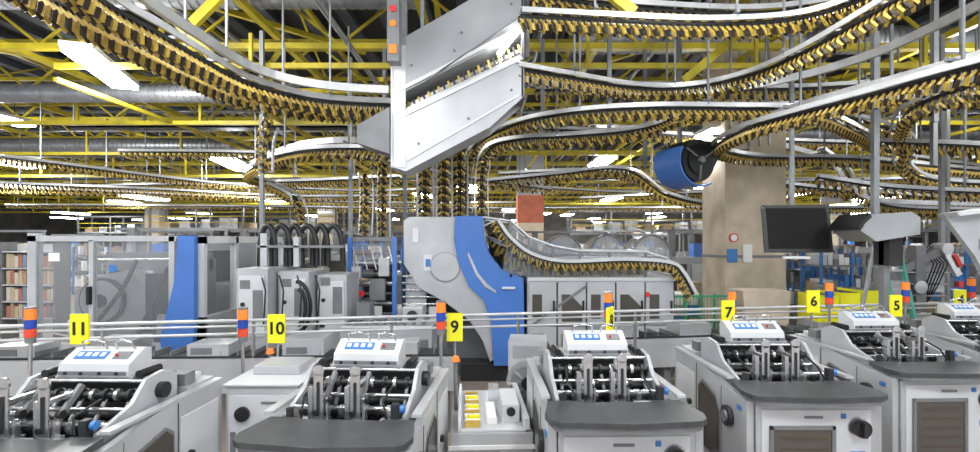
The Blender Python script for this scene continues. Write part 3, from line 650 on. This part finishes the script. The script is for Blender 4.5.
b.box(-.4,.5,0,.8,0,1.1,'grey'); b.box(-.25,.2,.1,.6,1.1,1.9,'pan'); b.box(-.05,.12,-.1,.1,1.2,2.3,'mid'); b.box(.2,.55,.05,.2,1.5,2.1,'grey')
b.beam((-.2,0,1.9),(.4,-.1,2.25),.12,.13,'mid'); b.beam((.4,-.1,2.25),(.65,-.1,1.8),.08,.1,'steel'); b.beam((.55,-.12,2.15),(.65,-.12,1.95),.1,.06,'red')
b.cyl((.4,-.2,2.25),(.4,.05,2.25),.1,'grey',18); b.box(-.5,-.2,-.05,.1,1.3,1.7,'grey'); b.cyl((0,-.14,1.6),(0,-.1,1.6),.11,'steel',18); b.box(.62,.70,-.16,-.08,1.6,1.7,'red')
for z in (1.25,1.45,1.65,1.85): b.cyl((-.3,-.08,z),(.5,-.08,z),.015,'steel',8)
for k in range(5): b.tube([(.1+.05*k,.0,2.3),(.2+.06*k,-.15,2.0),(.1+.05*k,-.1,1.6),(.2,0,1.3)],.012,'black',6)
b.obj('palletising_robot',(7.3,8.6,0))
b=MB()
for k in range(5): b.box(k*.8,k*.8+.06,0,.06,0,2.1,'lblue'); b.box(k*.8,k*.8+.06,.8,.86,0,2.1,'lblue')
for z in (.3,1.0,1.7): b.box(0,3.26,0,.86,z,z+.05,'mid')
cols=['white','pan','wood','lblue','mid','lite','grey','mid','wood','white']
for z in (.35,1.05,1.75):
    for k in range(22):
        h=random.uniform(.15,.5); b.box(.08+k*.145,.2+k*.145,.05,.8,z,z+h,random.choice(cols))
rk=b.obj('goods_rack',(8.6,13,0))
for x,y,r in ((12.2,13.6,.05),(6.8,16,0),(10.6,17.5,0),(15,18,0),(-20,22,0),(-16,24,0),(19.5,21,0),(3.6,21,0),(-4.5,25,0),(-9.5,26.5,0),(13,28,0),(4,31,0),(-26,25,0),(-31,33,0),(24,28,0),(30,33,0),(-20,40,0),(-2,44,0),(9,42,0),(22,50,0)): inst(rk.data,'goods_rack',(x,y,0),r)
b=MB()
b.box(0,2.6,.4,.45,.2,2.3,'lite')
for k in range(5): b.box(0,2.6,0,.42,.5+k*.4,.53+k*.4,'lite')
for k in range(3): b.box(k*1.28,k*1.28+.05,0,.45,0,2.35,'mid')
cl=[mat('cover_%d'%i,c,.5) for i,c in enumerate([(.42,.16,.12),(.5,.4,.28),(.2,.27,.38),(.6,.56,.5),(.38,.27,.18),(.2,.16,.14)])]
for r in range(4):
    for k in range(26):
        if k%13==0: continue
        b.box(.04+k*.098,.125+k*.098,.03,.12,.54+r*.4,.80+r*.4+random.uniform(0,.08),random.choice(cl))
b.obj('magazine_display_shelf',(-13.05,12,0))
b=MB(); b.box(0,1.6,0,.05,0,2.9,'lblue'); b.box(0,1.6,-.02,0,1.2,1.6,'wood'); b.obj('blue_partition_panel',(-15.0,13,0))
b=MB()
b.box(0,1.6,0,1,.1,1.9,'pan'); b.box(.1,.7,-.03,0,.9,1.7,'smoke'); b.box(.85,1.5,-.03,0,.9,1.7,'grey'); b.box(.1,1.5,-.03,0,.2,.8,'mid'); b.box(0,1.6,.1,.9,0,.1,'dark')
b.box(1.6,2.8,.1,.9,.2,1.2,'mid'); b.box(1.6,2.8,.05,.95,1.2,1.26,'lite'); b.cyl((1.9,.0,1.6),(1.9,.9,1.6),.2,'steel',16); b.cyl((2.4,.0,1.5),(2.4,.9,1.5),.16,'dark',16); b.box(.3,.5,.3,.5,1.9,2.7,'mid'); b.box(1.0,1.3,.2,.6,1.9,2.3,'blue')
b.box(1.7,1.8,.1,.2,0,.2,'dark'); b.box(2.6,2.7,.1,.2,0,.2,'dark'); b.box(-.05,2.85,.4,.46,2.65,2.72,'rod'); b.box(2.75,2.82,.4,.46,1.2,2.65,'rod')
bm_=b.obj('press_unit',(-9.6,12.5,0))
for x,y in ((-8.2,15.5),(-12.5,17),(-5.6,17),(-1.8,15),(1.2,17.5),(5,14.5),(-17,15.5),(8,20.5),(-7,21),(-2,20),(12.2,21),(16,16),(5.6,25),(-24,27),(-1,34),(20,33),(-14,30.5),(-9,36),(10,34.5),(-33,40),(28,40),(36,44),(1,50),(-14,52),(14,48)): inst(bm_.data,'press_unit',(x,y,0))
b=MB()
for x in range(0,13,3): b.box(x,x+.12,0,.12,0,4.6,'mid'); b.box(x,x+.12,1.6,1.72,0,4.6,'mid')
b.box(0,12.2,0,1.72,3.0,3.15,'rod'); b.box(0,12.2,0,.06,3.9,3.96,'yel'); b.box(0,12.2,0,.06,3.5,3.54,'yel'); b.box(0,12.2,0,1.72,4.5,4.62,'mid')
for k in range(9): b.box(.5+k*1.3,1.2+k*1.3,.3,1.3,3.15,3.5+.12*(k%4),random.choice(['mid','duct','pan','wood']))
mz=b.obj('mezzanine_gantry',(-22,32.2,0))
for x,y in ((-8,38.9),(6,37.3),(22,35.5),(-38,46),(-22,48.5),(9,55.5),(27,57),(-6,59),(-46,60.5),(40,60)): inst(mz.data,'mezzanine_gantry',(x,y,0))
for x,y in ((4.4,12.9),(7.9,11.4),(9.8,10.8),(11.4,11.8),(-9,10.6)):
    b=MB(); b.box(0,1.1,0,.9,0,.12,'wood')
    for i in range(3):
        for k in range(random.choice((2,3,4))): b.box(.02+i*.36,.35+i*.36,.03,.85,.12+k*.3,.40+k*.3,random.choice(['white','wood','pan','lblue']))
    b.obj('pallet_load',(x,y,0))
b=MB(); b.prism([(0,.9),(.75,.9),(.8,1.5),(-.05,1.5)],0,.6,'conc'); b.box(.05,.7,.05,.55,0,.9,'mid'); b.obj('paper_waste_bin',(4.5,8.8,0))

# ---------------------------------------------------------------- world, camera
w=bpy.data.worlds.new('world'); sc.world=w; w.use_nodes=True
w.node_tree.nodes['Background'].inputs[0].default_value=(0.90,0.95,1,1)
w.node_tree.nodes['Background'].inputs[1].default_value=0.7
cam=bpy.data.cameras.new('camera'); cam.sensor_width=36; cam.lens=36*500/980; cam.shift_y=14/980; cam.clip_end=200
co=bpy.data.objects.new('camera',cam); COL.objects.link(co); co.location=(0,0,2.4); co.rotation_euler=(math.pi/2,0,0)
sc.camera=co
sc.view_settings.view_transform='Standard'; sc.view_settings.exposure=0.7
